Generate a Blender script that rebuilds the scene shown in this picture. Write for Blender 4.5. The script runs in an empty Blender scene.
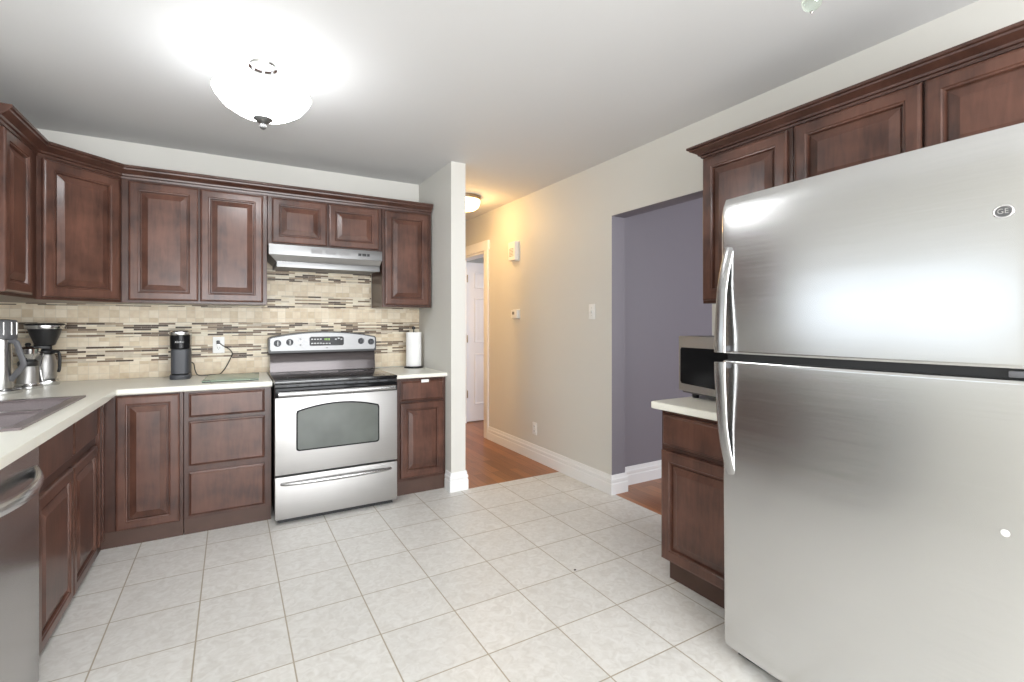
import bpy, bmesh, math, random
from mathutils import Vector, Matrix
random.seed(7)
PI = math.pi
S = bpy.context.scene
C = S.collection

# ------------------------------------------------------------------ camera
cam = bpy.data.cameras.new('camera')
camo = bpy.data.objects.new('camera', cam); C.objects.link(camo)
camo.location = (0, 0, 1.25)
camo.rotation_euler = (PI/2, 0, -math.radians(30.05))
cam.sensor_fit = 'HORIZONTAL'; cam.sensor_width = 36.0
cam.lens = 485.7/1024*36
cam.shift_x = 0.0; cam.shift_y = -18.25/1024
cam.clip_start = 0.05
S.camera = camo
# ------------------------------------------------------------------ world, light, exposure
S.view_settings.view_transform = 'Standard'; S.view_settings.look = 'None'
S.view_settings.gamma = 1.0; S.view_settings.use_curve_mapping = False
S.view_settings.exposure = 0.08
w = bpy.data.worlds.new('daylight'); S.world = w; w.use_nodes = True
bg = w.node_tree.nodes['Background']; bg.inputs[0].default_value = (0.80, 0.90, 1.0, 1); bg.inputs[1].default_value = 1.6
def area(name, loc, rot, sx, sy, power, col=(1, 1, 1)):
    l = bpy.data.lights.new(name, 'AREA'); l.shape = 'RECTANGLE'; l.size = sx; l.size_y = sy
    l.energy = power; l.color = col
    o = bpy.data.objects.new(name, l); C.objects.link(o); o.location = loc; o.rotation_euler = rot
    return o
def point(name, loc, power, col, r=0.05):
    l = bpy.data.lights.new(name, 'POINT'); l.energy = power; l.color = col; l.shadow_soft_size = r
    o = bpy.data.objects.new(name, l); C.objects.link(o); o.location = loc
    return o
DAY = (0.93, 0.97, 1.0)
# daylight: sink window read from fridge reflections; rear, dining and bedroom windows assumed, unseen
area('daylight_sink_window', (-1.26, 1.775, 1.38), (0, -PI/2, 0), 0.60, 1.90, 2.7, DAY)
area('daylight_rear_assumed', (0.55, -2.58, 1.10), (PI/2, 0, 0), 2.90, 1.70, 212, (0.965, 0.98, 1.0))
area('daylight_dining_assumed', (4.0, -0.58, 1.45), (PI/2, 0, 0), 1.8, 1.3, 62, (0.95, 0.96, 1.0))
area('daylight_bedroom_assumed', (4.2, 3.05, 1.5), (PI/2, 0, 0), 1.2, 1.2, 40, (0.86, 0.92, 1.0))

# ------------------------------------------------------------------ materials
MATS = {}
def nm(name):
    m = bpy.data.materials.new(name); m.use_nodes = True; MATS[name] = m
    return m, m.node_tree.nodes, m.node_tree.links, m.node_tree.nodes['Principled BSDF']
def plain(name, col, rough=0.5, metal=0.0, bump=0.0, bscale=60, var=0.0, coat=0.0, spec=0.5, trans=0.0, emit=None, es=0, ior=1.45):
    m, N, L, b = nm(name)
    b.inputs['Base Color'].default_value = (*col, 1); b.inputs['Roughness'].default_value = rough
    b.inputs['Metallic'].default_value = metal; b.inputs['Coat Weight'].default_value = coat
    b.inputs['Specular IOR Level'].default_value = spec; b.inputs['Transmission Weight'].default_value = trans
    b.inputs['IOR'].default_value = ior
    if emit: b.inputs['Emission Color'].default_value = (*emit, 1); b.inputs['Emission Strength'].default_value = es
    tc = N.new('ShaderNodeTexCoord'); nz = N.new('ShaderNodeTexNoise'); nz.inputs['Scale'].default_value = bscale
    L.new(tc.outputs['Object'], nz.inputs['Vector'])
    if bump:
        bp = N.new('ShaderNodeBump'); bp.inputs['Strength'].default_value = bump; bp.inputs['Distance'].default_value = 0.002
        L.new(nz.outputs['Fac'], bp.inputs['Height']); L.new(bp.outputs[0], b.inputs['Normal'])
    if var:
        mx = N.new('ShaderNodeMixRGB'); mx.inputs[1].default_value = (*[c*(1-var) for c in col], 1); mx.inputs[2].default_value = (*[min(1, c*(1+var)) for c in col], 1)
        L.new(nz.outputs['Fac'], mx.inputs[0]); L.new(mx.outputs[0], b.inputs['Base Color'])
    return m
def steel(name, col, rough, streak=(1, 1, 1), amount=0.06, aniso=0.0, arot=0.0):
    m, N, L, b = nm(name)
    b.inputs['Metallic'].default_value = 1
    tc = N.new('ShaderNodeTexCoord'); mp = N.new('ShaderNodeMapping'); mp.inputs['Scale'].default_value = streak
    nz = N.new('ShaderNodeTexNoise'); nz.inputs['Scale'].default_value = 6; nz.inputs['Detail'].default_value = 5
    L.new(tc.outputs['Object'], mp.inputs[0]); L.new(mp.outputs[0], nz.inputs['Vector'])
    r = N.new('ShaderNodeMapRange'); r.inputs['To Min'].default_value = rough-amount*0.5; r.inputs['To Max'].default_value = rough+amount
    L.new(nz.outputs['Fac'], r.inputs[0]); L.new(r.outputs[0], b.inputs['Roughness'])
    mx = N.new('ShaderNodeMixRGB'); mx.inputs[1].default_value = (*[c*0.95 for c in col], 1); mx.inputs[2].default_value = (*[min(1, c*1.05) for c in col], 1)
    L.new(nz.outputs['Fac'], mx.inputs[0]); L.new(mx.outputs[0], b.inputs['Base Color'])
    b.inputs['Anisotropic'].default_value = aniso; b.inputs['Anisotropic Rotation'].default_value = arot
    return m
def cherry(name, dark, light, rough=0.3):
    m, N, L, b = nm(name)
    tc = N.new('ShaderNodeTexCoord')
    mp = N.new('ShaderNodeMapping'); mp.inputs['Scale'].default_value = (9, 9, 1.3)
    L.new(tc.outputs['Object'], mp.inputs[0])
    g = N.new('ShaderNodeTexNoise'); g.inputs['Scale'].default_value = 5; g.inputs['Detail'].default_value = 6; g.inputs['Distortion'].default_value = 0.8
    L.new(mp.outputs[0], g.inputs['Vector'])
    bl = N.new('ShaderNodeTexNoise'); bl.inputs['Scale'].default_value = 7; bl.inputs['Detail'].default_value = 3
    L.new(tc.outputs['Object'], bl.inputs['Vector'])
    a = N.new('ShaderNodeMixRGB'); a.inputs[0].default_value = 0.68
    L.new(g.outputs['Fac'], a.inputs[1]); L.new(bl.outputs['Fac'], a.inputs[2])
    rp = N.new('ShaderNodeValToRGB'); rp.color_ramp.elements[0].position = 0.33; rp.color_ramp.elements[0].color = (*dark, 1)
    rp.color_ramp.elements[1].position = 0.68; rp.color_ramp.elements[1].color = (*light, 1)
    L.new(a.outputs[0], rp.inputs[0]); L.new(rp.outputs[0], b.inputs['Base Color'])
    b.inputs['Roughness'].default_value = rough; b.inputs['Coat Weight'].default_value = 0.12; b.inputs['Coat Roughness'].default_value = 0.15; b.inputs['Specular IOR Level'].default_value = 0.38
    return m
def floor_tile():
    m, N, L, b = nm('cream_floor_tile')
    tc = N.new('ShaderNodeTexCoord'); mp = N.new('ShaderNodeMapping'); mp.inputs['Location'].default_value = (0.12+0.32*8, -0.03+0.32*12, 0)
    L.new(tc.outputs['Object'], mp.inputs[0])
    br = N.new('ShaderNodeTexBrick'); br.offset = 0; br.squash = 1
    for k, v in (('Scale', 1), ('Mortar Size', 0.0032), ('Mortar Smooth', 0.3), ('Brick Width', 0.32), ('Row Height', 0.32), ('Bias', 0)):
        br.inputs[k].default_value = v
    br.inputs['Color1'].default_value = (0, 0, 0, 1); br.inputs['Color2'].default_value = (1, 1, 1, 1)
    L.new(mp.outputs[0], br.inputs['Vector'])
    n1 = N.new('ShaderNodeTexNoise'); n1.inputs['Scale'].default_value = 26; n1.inputs['Detail'].default_value = 8; n1.inputs['Distortion'].default_value = 1.2
    L.new(tc.outputs['Object'], n1.inputs['Vector'])
    rp = N.new('ShaderNodeValToRGB'); e = rp.color_ramp.elements
    e[0].position = 0.32; e[0].color = (0.65, 0.63, 0.59, 1); e[1].position = 0.66; e[1].color = (0.76, 0.75, 0.72, 1)
    L.new(n1.outputs['Fac'], rp.inputs[0])
    tint = N.new('ShaderNodeMixRGB'); tint.blend_type = 'MULTIPLY'; tint.inputs[0].default_value = 0.06
    L.new(rp.outputs[0], tint.inputs[1]); L.new(br.outputs['Color'], tint.inputs[2])
    mx = N.new('ShaderNodeMixRGB'); mx.inputs[2].default_value = (0.40, 0.35, 0.27, 1)
    L.new(br.outputs['Fac'], mx.inputs[0]); L.new(tint.outputs[0], mx.inputs[1]); L.new(mx.outputs[0], b.inputs['Base Color'])
    bp = N.new('ShaderNodeBump'); bp.inputs['Strength'].default_value = 0.35; bp.inputs['Distance'].default_value = 0.002; bp.invert = True
    L.new(br.outputs['Fac'], bp.inputs['Height']); L.new(bp.outputs[0], b.inputs['Normal'])
    b.inputs['Roughness'].default_value = 0.38
    return m
def floor_wood():
    m, N, L, b = nm('red_oak_plank_floor')
    tc = N.new('ShaderNodeTexCoord'); mp = N.new('ShaderNodeMapping'); mp.inputs['Rotation'].default_value = (0, 0, PI/2); mp.inputs['Location'].default_value = (0, 6, 0)
    L.new(tc.outputs['Object'], mp.inputs[0])
    br = N.new('ShaderNodeTexBrick'); br.offset = 0.37
    for k, v in (('Scale', 1), ('Mortar Size', 0.0012), ('Mortar Smooth', 0.1), ('Brick Width', 0.9), ('Row Height', 0.083), ('Bias', 0)): br.inputs[k].default_value = v
    br.inputs['Color1'].default_value = (0.24, 0.085, 0.030, 1); br.inputs['Color2'].default_value = (0.40, 0.155, 0.052, 1); br.inputs['Mortar'].default_value = (0.10, 0.035, 0.015, 1)
    L.new(mp.outputs[0], br.inputs['Vector'])
    m2 = N.new('ShaderNodeMapping'); m2.inputs['Scale'].default_value = (40, 2.5, 1)
    L.new(tc.outputs['Object'], m2.inputs[0])
    nz = N.new('ShaderNodeTexNoise'); nz.inputs['Scale'].default_value = 2; nz.inputs['Detail'].default_value = 6
    L.new(m2.outputs[0], nz.inputs['Vector'])
    mx = N.new('ShaderNodeMixRGB'); mx.blend_type = 'OVERLAY'; mx.inputs[0].default_value = 0.45
    L.new(br.outputs['Color'], mx.inputs[1]); L.new(nz.outputs['Fac'], mx.inputs[2]); L.new(mx.outputs[0], b.inputs['Base Color'])
    b.inputs['Roughness'].default_value = 0.28
    return m
def mosaic():
    m, N, L, b = nm('travertine_and_glass_mosaic')
    tc = N.new('ShaderNodeTexCoord'); sp = N.new('ShaderNodeSeparateXYZ'); L.new(tc.outputs['Object'], sp.inputs[0])
    cb = N.new('ShaderNodeCombineXYZ'); L.new(sp.outputs['X'], cb.inputs['X']); L.new(sp.outputs['Z'], cb.inputs['Y'])
    def brick(wd, rh, off, ms, loc):
        mp = N.new('ShaderNodeMapping'); mp.inputs['Location'].default_value = loc; L.new(cb.outputs[0], mp.inputs[0])
        br = N.new('ShaderNodeTexBrick'); br.offset = off; br.offset_frequency = 2
        for k, v in (('Scale', 1), ('Mortar Size', ms), ('Mortar Smooth', 0.1), ('Brick Width', wd), ('Row Height', rh), ('Bias', 0)): br.inputs[k].default_value = v
        br.inputs['Color1'].default_value = (0, 0, 0, 1); br.inputs['Color2'].default_value = (1, 1, 1, 1); br.inputs['Mortar'].default_value = (0.5, 0.5, 0.5, 1)
        L.new(mp.outputs[0], br.inputs['Vector']); return br
    def ramp(src, stops, const=False):
        rp = N.new('ShaderNodeValToRGB'); rp.color_ramp.interpolation = 'CONSTANT' if const else 'LINEAR'
        e = rp.color_ramp.elements
        while len(e) < len(stops): e.new(0.5)
        for i, (p, c) in enumerate(stops): e[i].position = p; e[i].color = (*c, 1)
        L.new(src, rp.inputs[0]); return rp
    big = brick(0.052, 0.0515, 0.0, 0.0010, (5, 0.108, 0))
    bigc = ramp(big.outputs['Color'], [(0, (0.56, 0.45, 0.31)), (0.5, (0.65, 0.545, 0.40)), (1, (0.73, 0.64, 0.50))])
    thin = brick(0.094, 0.0128, 0.43, 0.0007, (5.03, 0.0047, 0))
    # a second, offset noise keeps long runs of strips from lining up
    thinc = ramp(thin.outputs['Color'], [(0, (0.060, 0.036, 0.022)), (0.17, (0.17, 0.115, 0.075)), (0.30, (0.66, 0.57, 0.42)), (0.46, (0.33, 0.25, 0.17)),
                 (0.58, (0.72, 0.655, 0.52)), (0.72, (0.49, 0.42, 0.325)), (0.86, (0.70, 0.62, 0.49))], True)
    # bands by height: 0 = square travertine, 1 = thin strips
    z0, z1 = 0.8, 1.8
    mr = N.new('ShaderNodeMapRange'); mr.inputs['From Min'].default_value = z0; mr.inputs['From Max'].default_value = z1
    L.new(sp.outputs['Z'], mr.inputs[0])
    edges = [(0.8, 0), (0.995, 1), (1.096, 0), (1.154, 1), (1.250, 0), (1.356, 1), (1.455, 0), (1.560, 1), (1.655, 0), (1.76, 1)]
    band = ramp(mr.outputs[0], [((z-z0)/(z1-z0), (v, v, v)) for z, v in edges], True)
    mx = N.new('ShaderNodeMixRGB'); L.new(band.outputs[0], mx.inputs[0]); L.new(bigc.outputs[0], mx.inputs[1]); L.new(thinc.outputs[0], mx.inputs[2])
    mf = N.new('ShaderNodeMixRGB'); L.new(band.outputs[0], mf.inputs[0]); L.new(big.outputs['Fac'], mf.inputs[1]); L.new(thin.outputs['Fac'], mf.inputs[2])
    nz = N.new('ShaderNodeTexNoise'); nz.inputs['Scale'].default_value = 35; nz.inputs['Detail'].default_value = 5; L.new(tc.outputs['Object'], nz.inputs['Vector'])
    ov = N.new('ShaderNodeMixRGB'); ov.blend_type = 'OVERLAY'; ov.inputs[0].default_value = 0.25; L.new(mx.outputs[0], ov.inputs[1]); L.new(nz.outputs['Fac'], ov.inputs[2])
    gr = N.new('ShaderNodeMixRGB'); gr.inputs[2].default_value = (0.55, 0.49, 0.39, 1); L.new(mf.outputs[0], gr.inputs[0]); L.new(ov.outputs[0], gr.inputs[1])
    L.new(gr.outputs[0], b.inputs['Base Color'])
    bp = N.new('ShaderNodeBump'); bp.inputs['Strength'].default_value = 0.4; bp.inputs['Distance'].default_value = 0.0015; bp.invert = True
    L.new(mf.outputs[0], bp.inputs['Height']); L.new(bp.outputs[0], b.inputs['Normal'])
    b.inputs['Roughness'].default_value = 0.42; b.inputs['Specular IOR Level'].default_value = 0.35
    return m
WALL = plain('warm_white_wall_paint', (0.66, 0.645, 0.60), 0.55, bump=0.05, bscale=180)
PURPLE = plain('slate_purple_wall_paint', (0.205, 0.19, 0.218), 0.5, bump=0.05, bscale=180)
CEIL = plain('flat_white_ceiling_paint', (0.655, 0.65, 0.645), 0.8, bump=0.05, bscale=150)
TRIM = plain('white_trim_paint', (0.83, 0.83, 0.83), 0.35)
DOORW = plain('white_door_paint', (0.80, 0.80, 0.84), 0.4)
TILE = floor_tile(); WOODF = floor_wood(); MOSAIC = mosaic()
WOOD = cherry('cherry_stained_maple', (0.048, 0.0215, 0.0155), (0.142, 0.063, 0.043))
WOODD = cherry('dark_cherry_trim', (0.040, 0.018, 0.013), (0.090, 0.040, 0.028))
TOE = plain('brown_toe_board', (0.075, 0.040, 0.029), 0.45, var=0.2, bscale=12)
COUNTER = plain('cream_laminate', (0.80, 0.785, 0.70), 0.3, var=0.05, bscale=220)
STEEL = steel('brushed_steel', (0.43, 0.42, 0.41), 0.45, (1, 1, 40), 0.04)
STEELF = steel('fridge_steel', (0.64, 0.64, 0.635), 0.22, (0.6, 0.6, 30), 0.05, 0.0)
_n = STEELF.node_tree; _b = _n.nodes['Principled BSDF']; _t = _n.nodes.new('ShaderNodeTexCoord'); _m = _n.nodes.new('ShaderNodeMapping'); _m.inputs['Scale'].default_value = (0.7, 0.7, 5.0)
_z = _n.nodes.new('ShaderNodeTexNoise'); _z.inputs['Scale'].default_value = 1.6; _z.inputs['Detail'].default_value = 1; _u = _n.nodes.new('ShaderNodeBump'); _u.inputs['Strength'].default_value = 0.14; _u.inputs['Distance'].default_value = 0.006
_n.links.new(_t.outputs['Object'], _m.inputs[0]); _n.links.new(_m.outputs[0], _z.inputs['Vector']); _n.links.new(_z.outputs['Fac'], _u.inputs['Height']); _n.links.new(_u.outputs[0], _b.inputs['Normal'])
STEELD = steel('dishwasher_steel', (0.55, 0.545, 0.54), 0.24, (1, 1, 6), 0.02)
CHROME = steel('polished_chrome', (0.75, 0.75, 0.76), 0.10, (1, 1, 1), 0.02)
NICKEL = steel('satin_handle_steel', (0.70, 0.70, 0.70), 0.22, (1, 1, 1), 0.03)
HANDLE = steel('grey_handle_steel', (0.46, 0.46, 0.46), 0.26, (1, 1, 1), 0.03)
PANEL = steel('silver_control_panel', (0.245, 0.245, 0.245), 0.42, (1, 1, 20), 0.05)
BLACK = plain('black_plastic', (0.018, 0.018, 0.019), 0.35)
BLACKG = plain('glossy_black', (0.010, 0.010, 0.011), 0.12, spec=0.14)
GLASSTOP = plain('black_ceramic_glass', (0.012, 0.012, 0.013), 0.13, coat=0.3)
GUARD = plain('smoked_backguard_enamel', (0.055, 0.045, 0.045), 0.14, metal=0.35)
OVENGL = plain('oven_window_glass', (0.085, 0.095, 0.085), 0.16, var=0.35, bscale=6, coat=0.3)
CHAR = plain('charcoal_plastic', (0.055, 0.058, 0.066), 0.45)
GREYPL = plain('dark_grey_case', (0.10, 0.10, 0.105), 0.45)
GREYH = plain('grey_handle_plastic', (0.13, 0.13, 0.14), 0.35)
SINK = plain('taupe_composite_sink', (0.20, 0.165, 0.165), 0.32, metal=0.25, var=0.12, bscale=150)
WHITEP = plain('white_plastic', (0.82, 0.82, 0.80), 0.35)
PAPER = plain('white_paper', (0.86, 0.86, 0.85), 0.9, bump=0.4, bscale=90)
GREENGL = plain('frosted_green_glass', (0.36, 0.47, 0.36), 0.25, trans=0.15)
CLEAR = plain('clear_green_glass', (0.80, 0.90, 0.82), 0.03, trans=1.0, ior=1.5)
PANE = plain('window_glass', (0.95, 0.97, 0.97), 0.02, trans=1.0, ior=1.03)
BOWL = plain('frosted_lamp_glass', (0.9, 0.9, 0.88), 0.4, emit=(0.97, 0.985, 1.0), es=28)
BOWLIN = plain('frosted_lamp_glass_inside', (0.85, 0.85, 0.84), 0.6)
HALLGL = plain('warm_lit_lamp_glass', (0.9, 0.85, 0.7), 0.4, emit=(1.0, 0.80, 0.46), es=4.5)
GLOW = plain('clock_digits', (0.1, 0.2, 0.05), 0.4, emit=(0.45, 0.75, 0.15), es=0.6)
MARK = plain('pale_print', (0.62, 0.62, 0.62), 0.5)
BADGE = steel('badge_metal', (0.20, 0.20, 0.21), 0.25, (1, 1, 1), 0.03)
GREYV = plain('grey_vent', (0.22, 0.215, 0.215), 0.5)
HINGE = steel('hinge_bronze', (0.33, 0.27, 0.20), 0.35, (1, 1, 1), 0.03)
CORD = plain('brown_black_cord', (0.035, 0.028, 0.024), 0.5)
CRUMB = plain('dark_crumb', (0.05, 0.04, 0.03), 0.8)

# ------------------------------------------------------------------ mesh helpers
class B:
    def __init__(s): s.bm = bmesh.new()
    def box(s, x0, x1, y0, y1, z0, z1, bev=0.0, seg=2, only=None):
        V = [s.bm.verts.new(p) for p in ((x0, y0, z0), (x1, y0, z0), (x1, y1, z0), (x0, y1, z0), (x0, y0, z1), (x1, y0, z1), (x1, y1, z1), (x0, y1, z1))]
        F = [s.bm.faces.new([V[i] for i in f]) for f in ((3, 2, 1, 0), (4, 5, 6, 7), (0, 1, 5, 4), (1, 2, 6, 5), (2, 3, 7, 6), (3, 0, 4, 7))]
        if bev:
            E = list({e for f in F for e in f.edges})
            if only: E = [e for e in E if only((e.verts[0].co+e.verts[1].co)/2, e)]
            bmesh.ops.bevel(s.bm, geom=E, offset=bev, segments=seg, affect='EDGES', profile=0.6)
        return s
    def loft(s, loops, close=True, cap0=True, cap1=True):
        R = [[s.bm.verts.new(p) for p in lp] for lp in loops]
        n = len(R[0])
        for a, b in zip(R, R[1:]):
            for i in range(n if close else n-1):
                j = (i+1) % n
                try: s.bm.faces.new((a[i], a[j], b[j], b[i]))
                except ValueError: pass
        if cap0 and close: s.bm.faces.new(R[0][::-1])
        if cap1 and close: s.bm.faces.new(R[-1])
        return s
    def cyl(s, p0, p1, r0, r1=None, n=24, cap=True):
        r1 = r0 if r1 is None else r1
        p0, p1 = Vector(p0), Vector(p1); d = (p1-p0).normalized()
        a = d.orthogonal().normalized(); b = d.cross(a)
        lp = lambda p, r: [p+(a*math.cos(2*PI*i/n)+b*math.sin(2*PI*i/n))*r for i in range(n)]
        return s.loft([lp(p0, r0), lp(p1, r1)], True, cap, cap)
    def lathe(s, prof, c=(0, 0), n=32, cap0=True, cap1=True):
        return s.loft([[(c[0]+r*math.cos(2*PI*i/n), c[1]+r*math.sin(2*PI*i/n), z) for i in range(n)] for r, z in prof], True, cap0, cap1)
    def tube(s, pts, r, n=10, sx=1.0, up=None):
        P = [Vector(p) for p in pts]; loops = []
        ref = None
        for i, p in enumerate(P):
            t = (P[min(i+1, len(P)-1)]-P[max(i-1, 0)]).normalized()
            a = (Vector(up) if up else (ref if ref else t.orthogonal()))
            a = (a-t*a.dot(t)).normalized(); ref = a; b = t.cross(a)
            rr = r[i] if isinstance(r, (list, tuple)) else r
            loops.append([p+a*math.cos(2*PI*k/n)*rr+b*math.sin(2*PI*k/n)*rr*sx for k in range(n)])
        return s.loft(loops)
    def prism(s, pts, axis, a0, a1, bev=0):
        if axis == 'y': f = lambda u, v, a: (u, a, v)
        elif axis == 'x': f = lambda u, v, a: (a, u, v)
        else: f = lambda u, v, a: (u, v, a)
        n0 = len(s.bm.verts)
        s.loft([[f(u, v, a0) for u, v in pts], [f(u, v, a1) for u, v in pts]])
        if bev:
            E = [e for e in s.bm.edges if all(abs(v.co['xyz'.index(axis)]-a0) < 1e-6 for v in e.verts)]
            bmesh.ops.bevel(s.bm, geom=E, offset=bev, segments=2, affect='EDGES')
        return s
    def cells(s, xs, ys, keep, z0, z1):
        vd = {}
        def v(i, j, k):
            if (i, j, k) not in vd: vd[(i, j, k)] = s.bm.verts.new((xs[i], ys[j], (z0, z1)[k]))
            return vd[(i, j, k)]
        nx, ny = len(xs)-1, len(ys)-1
        K = lambda i, j: 0 <= i < nx and 0 <= j < ny and keep((xs[i]+xs[i+1])/2, (ys[j]+ys[j+1])/2)
        for i in range(nx):
            for j in range(ny):
                if not K(i, j): continue
                s.bm.faces.new((v(i, j, 1), v(i+1, j, 1), v(i+1, j+1, 1), v(i, j+1, 1)))
                s.bm.faces.new((v(i, j+1, 0), v(i+1, j+1, 0), v(i+1, j, 0), v(i, j, 0)))
                if not K(i-1, j): s.bm.faces.new((v(i, j, 0), v(i, j, 1), v(i, j+1, 1), v(i, j+1, 0)))
                if not K(i+1, j): s.bm.faces.new((v(i+1, j, 0), v(i+1, j+1, 0), v(i+1, j+1, 1), v(i+1, j, 1)))
                if not K(i, j-1): s.bm.faces.new((v(i, j, 0), v(i+1, j, 0), v(i+1, j, 1), v(i, j, 1)))
                if not K(i, j+1): s.bm.faces.new((v(i, j+1, 0), v(i, j+1, 1), v(i+1, j+1, 1), v(i+1, j+1, 0)))
        return s
    def sweep(s, path, prof, side=-1):
        # path: 2-D points; prof: (out, z) closed outline; side -1 = to the right of travel
        P = [Vector((p[0], p[1])) for p in path]; loops = []
        nrm = lambda d: Vector((-d.y, d.x))*side
        for i, p in enumerate(P):
            d0 = (P[i]-P[i-1]).normalized() if i > 0 else None
            d1 = (P[i+1]-P[i]).normalized() if i < len(P)-1 else None
            if d0 is None: m = -nrm(d1)*-1
            elif d1 is None: m = nrm(d0)
            else:
                n0, n1 = nrm(d0), nrm(d1); m = (n0+n1)/(1+n0.dot(n1))
            loops.append([(p.x+m.x*o, p.y+m.y*o, z) for o, z in prof])
        return s.loft(loops)
    def move(s, M): bmesh.ops.transform(s.bm, matrix=M, verts=s.bm.verts); return s
    def build(s, name, mat, parent=None, smooth=True, loc=None, ang=32):
        bmesh.ops.recalc_face_normals(s.bm, faces=s.bm.faces)
        me = bpy.data.meshes.new(name); s.bm.to_mesh(me); s.bm.free()
        me.materials.append(mat)
        if smooth:
            for p in me.polygons: p.use_smooth = True
            try: me.set_sharp_from_angle(angle=math.radians(ang))
            except Exception: pass
        o = bpy.data.objects.new(name, me); C.objects.link(o)
        if parent: o.parent = parent
        if loc: o.location = loc
        return o
def thing(name, label, cat, loc=(0, 0, 0), rz=0, group=None):
    o = bpy.data.objects.new(name, None); C.objects.link(o); o.empty_display_size = 0.1
    o.location = loc; o.rotation_euler = (0, 0, rz); return tag(o, label, cat, group)
def tag(o, label, cat, group=None):
    o['label'] = label; o['category'] = cat
    if group: o['group'] = group
    return o
def struct(o): o['kind'] = 'structure'; return o
def text(body, name, size, mat, parent, loc, rot, ext=0.0006):
    cu = bpy.data.curves.new(name, 'FONT'); cu.body = body; cu.size = size; cu.align_x = 'CENTER'; cu.align_y = 'CENTER'; cu.extrude = ext
    tmp = bpy.data.objects.new(name, cu); C.objects.link(tmp)
    me = bpy.data.meshes.new_from_object(tmp.evaluated_get(bpy.context.evaluated_depsgraph_get()))
    bpy.data.objects.remove(tmp); me.materials.clear(); me.materials.append(mat)
    o = bpy.data.objects.new(name, me); C.objects.link(o); o.parent = parent; o.location = loc; o.rotation_euler = rot
    return o

# ------------------------------------------------------------------ the room
H = 2.445
LW, BW, RW, RT = -1.205, 4.05, 2.40, 0.13
# floors
struct(B().cells([-1.3, 2.42, 2.6], [-2.7, 3.33, 4.2], lambda x, y: x < 2.42 and y < 3.33 or (x < 1.47 and y > 3.33 and False), -0.05, 0.0).build('floor', TILE, smooth=False))
struct(B().box(-1.3, 1.46, 3.33, 4.2, -0.05, 0.0).build('floor_alcove', TILE, smooth=False))
struct(B().cells([1.46, 2.42, 5.6], [-0.9, 3.33, 7.2], lambda x, y: x > 2.42 or y > 3.33, -0.05, 0.0).build('floor_wood', WOODF, smooth=False))
struct(B().box(-1.5, 5.7, -2.8, 7.3, H, H+0.1).build('ceiling', CEIL, smooth=False))
# walls built from cells in their own plane
def wall_xz(name, xs, zs, keep, y0, y1, mat):   # cells in x,z extruded along y
    b = B().cells(xs, zs, keep, -y1, -y0); b.move(Matrix.Rotation(PI/2, 4, 'X'))
    return struct(b.build(name, mat, smooth=False))
def wall_yz(name, ys, zs, keep, x0, x1, mat):
    b = B().cells(ys, zs, keep, x0, x1)
    b.move(Matrix(((0, 0, 1, 0), (1, 0, 0, 0), (0, 1, 0, 0), (0, 0, 0, 1))))
    return struct(b.build(name, mat, smooth=False))
wall_xz('wall_back', [-1.35, 1.41], [0, H], lambda a, b: True, BW, BW+0.1, WALL)
wall_yz('wall_left', [-2.7, 0.80, 2.75, 4.15], [0, 1.06, 1.70, H], lambda y, z: not (0.80 < y < 2.75 and 1.06 < z < 1.70), LW-0.13, LW, WALL)
wall_yz('wall_right', [-2.7, 1.846, 2.70, 4.73, 5.53, 6.1], [0, 2.03, H], lambda y, z: not (z < 2.03 and (1.846 < y < 2.70 or 4.73 < y < 5.53)), RW, RW+RT*0.9, WALL)
# the dining-room face of the same wall, its opening lined in the dining room's colour
wall_yz('wall_right_dining_side', [-0.95, 1.848, 2.698, 2.80], [0, 2.028, H], lambda y, z: not (z < 2.028 and 1.848 < y < 2.698), RW+RT*0.9, RW+RT, PURPLE)
struct(B().box(RW+0.002, RW+RT, 2.6985, 2.7030, 0.0, 2.032).build('wall_right_jamb', PURPLE, smooth=False))
struct(B().box(RW+0.002, RW+RT, 1.846, 2.7030, 2.0265, 2.0305).build('wall_right_header', PURPLE, smooth=False))
wall_xz('wall_dining', [RW+RT*0.9, 5.6], [0, H], lambda a, b: True, 2.80, 2.90, PURPLE)
wall_xz('wall_rear', [-1.35, -0.95, 2.05, 2.53], [0, 0.22, 2.28, H], lambda x, z: not (-0.95 < x < 2.05 and 0.22 < z < 2.28), -2.7, -2.6, WALL)
wall_xz('wall_dining_rear', [2.53, 3.05, 4.95, 5.6], [0, 0.78, 2.12, H], lambda x, z: not (3.05 < x < 4.95 and 0.78 < z < 2.12), -0.70, -0.60, PURPLE)
wall_yz('wall_dining_right', [-0.7, 2.9], [0, H], lambda a, b: True, 5.5, 5.6, PURPLE)
wall_yz('wall_partition', [3.335, 4.40, 5.20, 6.0], [0, 2.03, H], lambda y, z: not (4.40 < y < 5.20 and z < 2.03), 1.41, 1.525, WALL)  # unseen doorway cut so the added warm fill reaches the hall wall
struct(B().box(-0.6, 1.46, 4.201, 7.2, -0.05, 0.0).build('floor_added_room', WOODF, smooth=False))  # side room added out of view to hold the hall fill light
wall_xz('wall_added_room_far', [-0.6, 1.41], [0, H], lambda a, b: True, 6.0, 6.1, WALL)
wall_yz('wall_added_room_left', [4.15, 6.1], [0, H], lambda a, b: True, -0.6, -0.5, WALL)
wall_xz('wall_hall_end', [1.41, 2.53], [0, H], lambda a, b: True, 6.0, 6.1, WALL)
wall_xz('wall_bedroom_near', [RW+RT*0.9, 3.55, 4.85, 5.6], [0, 0.85, 2.15, H], lambda x, z: not (3.55 < x < 4.85 and 0.85 < z < 2.15), 2.90, 3.00, WALL)
wall_xz('wall_bedroom_far', [2.50, 5.6], [0, H], lambda a, b: True, 7.0, 7.1, WALL)
wall_yz('wall_bedroom_right', [2.9, 7.1], [0, H], lambda a, b: True, 5.5, 5.6, WALL)
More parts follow.
